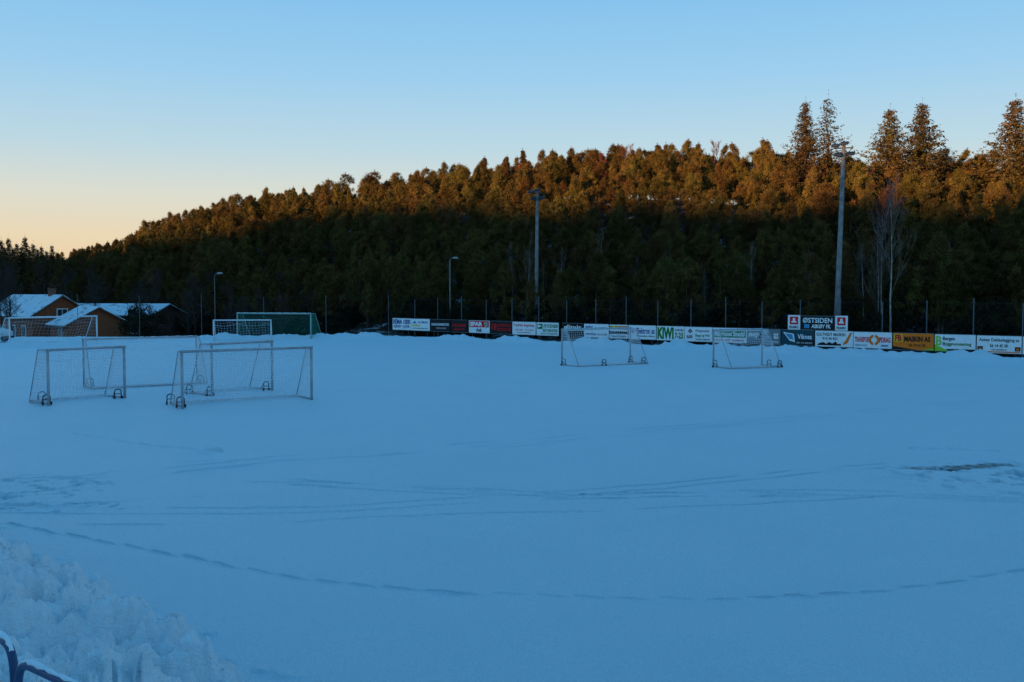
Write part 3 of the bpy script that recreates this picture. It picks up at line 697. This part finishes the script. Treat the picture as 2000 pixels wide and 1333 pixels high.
board(630.5, 656, 1.52, 2.50, W_, fr, "white upper board with red square emblem", off=.1)

# ------------------------------------------------------------------ fence
POST_M = mat('galvanised_post', (0.12, 0.13, 0.145), 0.7, 0.2, noise=0.2)
def fence(pts, spacing, H, label, r, wires=True):
    e = obj('wire_fence', None, loc=(0, 0, 0), label=label, category='fence')
    pm = MB(); pm.tube((0, 0, -1.6), (0, 0, H), r, n=6)
    pme = pm.mesh('fence_post', POST_M)
    wm = MB()
    for (a, b) in zip(pts[:-1], pts[1:]):
        a = Vector((*a, 0)); b = Vector((*b, 0)); n = max(1, round((b - a).length / spacing))
        for k in range(n):
            p = a.lerp(b, k / n); obj('fence_post', pme, parent=e, loc=(p.x, p.y, -.15 * ((k * 7) % 3)))
        for z in (0.1, H - .3): wm.tube(a + Vector((0, 0, z)), b + Vector((0, 0, z)), 0.002, n=3)
        m = int((b - a).length / 0.5)
        for k in range(m):
            p = a.lerp(b, k / m); q = a.lerp(b, min(1, (k + 5) / m))
            wm.tube(p + Vector((0, 0, .05)), q + Vector((0, 0, H - .3)), 0.001, n=3, cap=False)
            wm.tube(q + Vector((0, 0, .05)), p + Vector((0, 0, H - .3)), 0.001, n=3, cap=False)
    obj('wire_mesh', wm.mesh('wire_mesh', POST_M), parent=e)
fence([fence_pt(-14, .35), fence_pt(52.5, .35)], 2.75, 3.7, "tall galvanised wire fence behind the advertising boards", .034)
fence([(-11.3, 93.7), (-40, 94.3), (-62, 93)], 5.6, 3.9, "tall galvanised wire fence between pitch and houses", .028)

# ------------------------------------------------------------------ masts and lamps
CONC = mat('weathered_mast', (0.25, 0.24, 0.22), 0.8, noise=0.4, nscale=3)
def mast(b, Y, H, label, rot, lean=0.0):
    x = b * Y; z = ground_z(x, Y)
    e = obj('floodlight_mast', None, loc=(x, Y, 0), label=label, category='floodlight mast', group='floodlight masts by the pitch')
    e.rotation_euler = (0, lean, rot)
    mb = MB(); mb.tube((0, 0, z - .5), (0, 0, H), .21, .12, 12)
    obj('pole', mb.mesh('pole', CONC, True), parent=e)
    mb = MB()
    mb.box(-.6, .6, -.05, .05, H - .28, H - .2); mb.box(-.45, .45, -.05, .05, H - .85, H - .78)
    mb.tube((-.55, 0, H - .25), (0, 0, H - .9), .025); mb.tube((.55, 0, H - .25), (0, 0, H - .9), .025)
    obj('crossarm', mb.mesh('crossarm', DKST), parent=e)
    mb = MB(); mb.tube((.17, 0, 2.6), (.17, 0, H - 1), .02, n=6); obj('cable_conduit', mb.mesh('cable_conduit', DKST), parent=e)
    for lx, lz in ((-.50, H - .08), (.08, H + .06), (.52, H - .62), (-.30, H - .66)):
        M = Matrix.Translation((lx, -.2, lz)) @ Matrix.Rotation(math.radians(22), 4, 'X')
        mb = MB(); mb.box(-.25, .25, -.26, .18, -.07, .07, M)
        lo = obj('floodlight', mb.mesh('floodlight', DKST), parent=e); bevel(lo, .03)
        mb = MB(); mb.box(-.21, .21, -.22, .14, -.085, -.073, M); obj('glass', mb.mesh('glass', mat('lamp_glass', (.5, .55, .6), .15)), parent=lo)
mast(0.3165, 68.9, 13.9, "tall grey floodlight mast rising behind the boards", -.5, .024)
mast(0.0235, 92, 13.1, "tall grey floodlight mast at the wood edge", -.3, .008)
def lamp(b, Y, H, label, m, r):
    x = b * Y; z = ground_z(x, Y)
    e = obj('street_lamp', None, loc=(x, Y, 0), label=label, category='street lamp', group='street lamps beyond the fence')
    mb = MB(); mb.tube((0, 0, z - .5), (0, 0, H - .2), r, r * .7, 8); mb.path([(0, 0, H - .2), (.1, 0, H - .03), (.3, 0, H)], .035, 6)
    obj('pole', mb.mesh('pole', m, True), parent=e)
    mb = MB(); mb.prism([(.25, H - .06), (.75, H - .03), (.78, H + .05), (.6, H + .12), (.3, H + .1)], -.12, .12)
    o = obj('lamp_head', mb.mesh('lamp_head', mat('lamp_housing', (.35, .36, .37), .5)), parent=e); bevel(o, .02)
lamp(-.0605, 95, 7.2, "grey street lamp in front of dark wood", mat('grey_pole', (.19, .185, .18), .8, noise=.2), .08)
lamp(-.29, 99, 5.85, "grey street lamp beside the wooden houses", mat('dull_pole', (.14, .13, .12), .8, noise=.2), .06)

# ------------------------------------------------------------------ houses
def planks(name, col):
    m = bpy.data.materials.new(name); m.use_nodes = True; nt = m.node_tree; N = nt.nodes; L = nt.links; p = N['Principled BSDF']
    p.inputs['Roughness'].default_value = .7
    tc = N.new('ShaderNodeTexCoord'); w = N.new('ShaderNodeTexWave'); w.bands_direction = 'Z'; w.wave_profile = 'SAW'; w.inputs['Scale'].default_value = 1.1
    L.new(tc.outputs['Object'], w.inputs['Vector'])
    n = N.new('ShaderNodeTexNoise'); n.inputs['Scale'].default_value = 2.5; L.new(tc.outputs['Object'], n.inputs['Vector'])
    r = N.new('ShaderNodeMix'); r.data_type = 'RGBA'; r.inputs[6].default_value = (col[0] * .55, col[1] * .5, col[2] * .5, 1); r.inputs[7].default_value = (*col, 1)
    L.new(n.outputs['Fac'], r.inputs[0]); L.new(r.outputs[2], p.inputs['Base Color'])
    b = N.new('ShaderNodeBump'); b.inputs['Distance'].default_value = .03; L.new(w.outputs['Fac'], b.inputs['Height']); L.new(b.outputs['Normal'], p.inputs['Normal'])
    return m
def roof_snow():
    m = bpy.data.materials.new('patchy_roof_snow'); m.use_nodes = True; nt = m.node_tree; N = nt.nodes; L = nt.links; p = N['Principled BSDF']
    p.inputs['Roughness'].default_value = .6
    tc = N.new('ShaderNodeTexCoord'); n = N.new('ShaderNodeTexNoise'); n.inputs['Scale'].default_value = 1.3; n.inputs['Detail'].default_value = 6; n.inputs['Roughness'].default_value = .7
    L.new(tc.outputs['Object'], n.inputs['Vector'])
    r = N.new('ShaderNodeValToRGB'); r.color_ramp.elements[0].position = .35; r.color_ramp.elements[0].color = (.06, .07, .08, 1); r.color_ramp.elements[1].position = .45; r.color_ramp.elements[1].color = (.64, .76, .83, 1)
    L.new(n.outputs['Fac'], r.inputs[0]); L.new(r.outputs[0], p.inputs['Base Color']); return m
ROOFSNOW = roof_snow()
OR = planks('orange_boards', (0.32, 0.088, 0.024)); DK = planks('dark_boards', (0.07, 0.04, 0.03))
GLASS = mat('window_glass', (.04, .05, .06), .08, spec=.6); TRIM = mat('white_trim', (.7, .7, .68), .5, noise=.08)
OTRIM = mat('brown_trim', (.10, .045, .02), .6, noise=.1)
def house(x, y, z, rot, Lh, Wd, wall, rise, wallm, label, windows=1, chimney=False):
    """gable end at local x=0 facing +x ; ridge runs along -x"""
    e = obj('wooden_house', None, loc=(x, y, z), rotz=rot, label=label, category='house', group='wooden houses beyond the fence')
    w = Wd / 2; mb = MB()
    pr = [(-w, 0), (w, 0), (w, wall), (0, wall + rise), (-w, wall)]
    mb.v = [(0, a, b) for a, b in pr] + [(-Lh, a, b) for a, b in pr]
    mb.f = [(0, 1, 2, 3, 4), (9, 8, 7, 6, 5), (0, 4, 9, 5), (1, 6, 7, 2)]
    obj('wall', mb.mesh('wall', wallm), parent=e)
    sl = rise / w; ov = .45
    def slab(mb, t0, t1, o, xx):
        for sg in (-1, 1):
            a = (0, wall + rise + t0); b = (sg * (w + o), wall - sl * o + t0); c = (sg * (w + o), wall - sl * o + t1); d = (0, wall + rise + t1)
            i = len(mb.v); mb.v += [(xx, *a), (xx, *b), (xx, *c), (xx, *d), (-Lh - xx, *a), (-Lh - xx, *b), (-Lh - xx, *c), (-Lh - xx, *d)]
            mb.f += [tuple(i + k for k in q) for q in ((0, 1, 2, 3), (7, 6, 5, 4), (1, 5, 6, 2), (3, 2, 6, 7), (0, 4, 5, 1))]
    mb = MB(); slab(mb, .02, .16, ov, .35); ro = obj('roof', mb.mesh('roof', DKST), parent=e)
    mb = MB(); slab(mb, .165, .25, ov - .06, .28); obj('snow_layer', mb.mesh('snow_layer', ROOFSNOW), parent=ro)
    for sg in (-1, 1):
        mb = MB(); mb.tube((.36, 0, wall + rise + .06), (.36, sg * (w + ov), wall - sl * ov + .06), .08, n=4)
        obj('bargeboard', mb.mesh('bargeboard', OTRIM if wallm is OR else DKST), parent=e)
    for k in range(windows):
        cy = 0 if windows == 1 else (-w * .5 + k * w); cz = wall + .05
        mb = MB(); hw, hh = .5, .6
        for (a0, a1, b0, b1) in ((-hw - .1, hw + .1, hh, hh + .1), (-hw - .1, hw + .1, -hh - .1, -hh), (-hw - .1, -hw, -hh, hh), (hw, hw + .1, -hh, hh), (-.03, .03, -hh, hh)):
            mb.box(.01, .08, cy + a0, cy + a1, cz + b0, cz + b1)
        wo = obj('window', None, parent=e)
        obj('frame', mb.mesh('frame', TRIM), parent=wo)
        mb = MB(); mb.box(.005, .03, cy - hw + .002, cy + hw - .002, cz - hh + .002, cz + hh - .002); obj('pane', mb.mesh('pane', GLASS), parent=wo)
    for k, wx in enumerate((-2.0, -4.6, -7.2)):
        if -wx > Lh - 1: break
        mb = MB(); mb.box(wx - .55, wx + .55, -w - .06, -w - .01, .9, 2.1); fo = obj('window', None, parent=e); obj('frame', mb.mesh('frame', TRIM), parent=fo)
        mb = MB(); mb.box(wx - .45, wx + .45, -w - .08, -w - .064, 1.0, 2.0); obj('pane', mb.mesh('pane', GLASS), parent=fo)
    if chimney:
        mb = MB(); mb.box(-2.6, -2.0, -.3, .3, wall + rise - .3, wall + rise + .8); mb.box(-2.65, -1.95, -.35, .35, wall + rise + .8, wall + rise + .9)
        obj('chimney', mb.mesh('chimney', mat('brick', (.2, .09, .06), .8, noise=.4)), parent=ro)
house(-47.0, 107, -1.5, math.radians(-42), 12, 6.2, 3.1, 1.95, OR, "orange brown wooden house with snowy gabled roof", 1, True)
house(-41.0, 101.5, -1.5, math.radians(-50), 5.5, 6.0, 2.3, 1.6, OR, "low orange wooden annex with snowy roof", 0)
house(-39.3, 117, -1.5, math.radians(-12), 14, 7.0, 2.9, 1.1, DK, "long low dark building with snow covered roof", 0)

# ------------------------------------------------------------------ parked van
def van(x, y, rot):
    e = obj('parked_van', None, loc=(x, y, 0.0), rotz=rot, label="small white van parked behind the snow bank", category='van')
    prof = [(0, .35), (0, 1.0), (.25, 1.45), (.5, 1.55), (3.0, 1.55), (3.7, 1.1), (4.3, .95), (4.45, .75), (4.45, .35)]
    mb = MB(); mb.prism(prof, -.88, .88); b = obj('body', mb.mesh('body', C['lgrey']), parent=e); bevel(b, .07, 3)
    for (pr) in ([(2.1, 1.0), (2.1, 1.45), (2.95, 1.45), (3.5, 1.08), (3.5, 1.0)], [(.9, 1.0), (.9, 1.45), (1.95, 1.45), (1.95, 1.0)]):
        for yy in (-.889, .885):
            mb = MB(); mb.prism(pr, yy, yy + .004); obj('side_window', mb.mesh('side_window', GLASS), parent=e)
    mb = MB(); mb.poly([(3.06, -.75, 1.53), (3.66, -.8, 1.15), (3.66, .8, 1.15), (3.06, .75, 1.53)])
    obj('windscreen', mb.mesh('windscreen', GLASS), parent=e)
    for wx in (.85, 3.7):
        for wy in (-.92, .72):
            mb = MB(); mb.tube((wx, wy, .31), (wx, wy + .2, .31), .31, n=20); w = obj('wheel', None, parent=e); obj('tyre', mb.mesh('tyre', RUBBER), parent=w)
            mb = MB(); mb.tube((wx, wy - .01, .31), (wx, wy + .21, .31), .19, n=16); obj('rim', mb.mesh('rim', ALU), parent=w)
    for yy in (-.8, .5):
        mb = MB(); mb.box(4.4, 4.475, yy, yy + .3, .62, .8); obj('headlight', mb.mesh('headlight', mat('lamp_glass', (.5, .55, .6), .15)), parent=e)
    mb = MB(); mb.box(4.35, 4.55, -.85, .85, .32, .5); o = obj('bumper', mb.mesh('bumper', RUBBER), parent=e); bevel(o, .04)
van(-45.4, 83.5, math.radians(-6))

# ------------------------------------------------------------------ blue railing of the stand with snow on it
BLUE = mat('blue_paint', (0.03, 0.07, 0.16), .4, noise=.25, nscale=12)
e = obj('railing', None, loc=(0, 0, 0), label="blue tubular steel railing topped with clinging snow", category='railing')
def rail_part(name, pts, r, m, parent=e):
    cu = bpy.data.curves.new(name, 'CURVE'); cu.dimensions = '3D'; sp = cu.splines.new('POLY'); sp.points.add(len(pts) - 1)
    rr_ = random.Random(len(pts))
    for i, p in enumerate(pts):
        sp.points[i].co = (*p, 1)
        if name == 'snow_cap': sp.points[i].radius = rr_.uniform(.6, 1.3)
    cu.bevel_depth = r; cu.bevel_resolution = 4; cu.use_fill_caps = True
    t = bpy.data.objects.new('tmp', cu); COL.objects.link(t); bpy.context.view_layer.update()
    me = bpy.data.meshes.new_from_object(t.evaluated_get(bpy.context.evaluated_depsgraph_get())); bpy.data.objects.remove(t)
    me.materials.clear(); me.materials.append(m); me.polygons.foreach_set('use_smooth', [True] * len(me.polygons))
    return obj(name, me, parent=parent)
def arc_rail(p_low, p_top, p_end, n=8):
    a = Vector(p_low); b = Vector(p_top); c = Vector(p_end); k1 = b.lerp(a, .12); k2 = b + (c - b).normalized() * .14
    out = [a, k1]
    for i in range(1, n): t = i / n; out.append(k1 * (1 - t) ** 2 + b * 2 * t * (1 - t) + k2 * t * t)
    return [tuple(v) for v in out + [k2, c]]
r1 = arc_rail((-2.545, 5.15, .9), (-2.55, 5.16, 2.27), (-4.2, 7.0, 2.29))
r2 = arc_rail((-2.50, 5.10, .9), (-2.50, 5.09, 2.24), (-.89, 3.80, 2.24))
p1 = rail_part('rail', r1, .022, BLUE); p2 = rail_part('rail', r2, .022, BLUE)
rail_part('lower_rail', [(-2.50, 5.09, 1.65), (-.89, 3.80, 1.65)], .018, BLUE); rail_part('lower_rail', [(-2.55, 5.16, 1.7), (-4.2, 7.0, 1.7)], .018, BLUE)
rr = random.Random(3)
for pts, pp in ((r1[5:], p1), (r2[5:], p2)):
    dense = []
    for a, b in zip(pts[:-1], pts[1:]):
        a = Vector(a); b = Vector(b); n = max(1, int((b - a).length / .05))
        for k in range(n): dense.append(a.lerp(b, k / n) + Vector((rr.uniform(-.004, .004), rr.uniform(-.004, .004), .022 + rr.uniform(-.004, .004))))
    rail_part('snow_cap', [tuple(v) for v in dense], .014, SNOWCAP, pp)

# ------------------------------------------------------------------ sky and sun
w = bpy.data.worlds.new('World'); scene.world = w; w.use_nodes = True; nt = w.node_tree; N = nt.nodes; L = nt.links
bg = N['Background']; bg.inputs['Strength'].default_value = 1.0
sky = N.new('ShaderNodeTexSky'); sky.sky_type = 'NISHITA'; sky.sun_disc = False; sky.sun_elevation = SUN_EL
sky.sun_rotation = math.atan2(SUN[0], SUN[1])
tc = N.new('ShaderNodeTexCoord'); sx = N.new('ShaderNodeSeparateXYZ'); L.new(tc.outputs['Generated'], sx.inputs[0])
r = N.new('ShaderNodeValToRGB'); el = r.color_ramp.elements
stops = [(0.0, (244, 206, 160)), (0.05, (240, 220, 185)), (0.09, (224, 225, 212)), (0.135, (192, 220, 232)), (0.20, (160, 210, 243)), (0.275, (134, 197, 242)), (0.45, (90, 168, 222)), (1.0, (57, 135, 194))]
el[0].position = stops[0][0]; el[0].color = lin(*stops[0][1]); el[1].position = 1.0; el[1].color = lin(*stops[-1][1])
for p_, c in stops[1:-1]:
    x = el.new(p_); x.color = lin(*c)
L.new(sx.outputs['Z'], r.inputs['Fac'])
sc = N.new('ShaderNodeVectorMath'); sc.operation = 'SCALE'; sc.inputs['Scale'].default_value = 0.12; L.new(sky.outputs['Color'], sc.inputs[0])
mx = N.new('ShaderNodeMix'); mx.data_type = 'RGBA'; mx.inputs[0].default_value = 0.93
L.new(sc.outputs['Vector'], mx.inputs[6]); L.new(r.outputs['Color'], mx.inputs[7]); L.new(mx.outputs[2], bg.inputs['Color'])

sl = bpy.data.lights.new('sun', 'SUN'); sl.energy = 10.0; sl.angle = math.radians(0.9); sl.color = (1.0, 0.54, 0.19)
so = bpy.data.objects.new('sun', sl); COL.objects.link(so)
v = Vector((SUN[0] * math.cos(SUN_EL), SUN[1] * math.cos(SUN_EL), math.sin(SUN_EL)))
so.rotation_euler = v.to_track_quat('Z', 'Y').to_euler(); so.location = v * 100

# ------------------------------------------------------------------ camera
cam = bpy.data.cameras.new('camera'); cam.lens = 36.0; cam.sensor_width = 36.0; cam.clip_end = 5000; cam.clip_start = 0.1
co = bpy.data.objects.new('camera', cam); COL.objects.link(co)
co.location = (0, 0, EYE); co.rotation_euler = (math.radians(90 - 2.76), 0, 0)
scene.camera = co
scene.view_settings.view_transform = 'Standard'; scene.view_settings.look = 'None'; scene.view_settings.exposure = 0
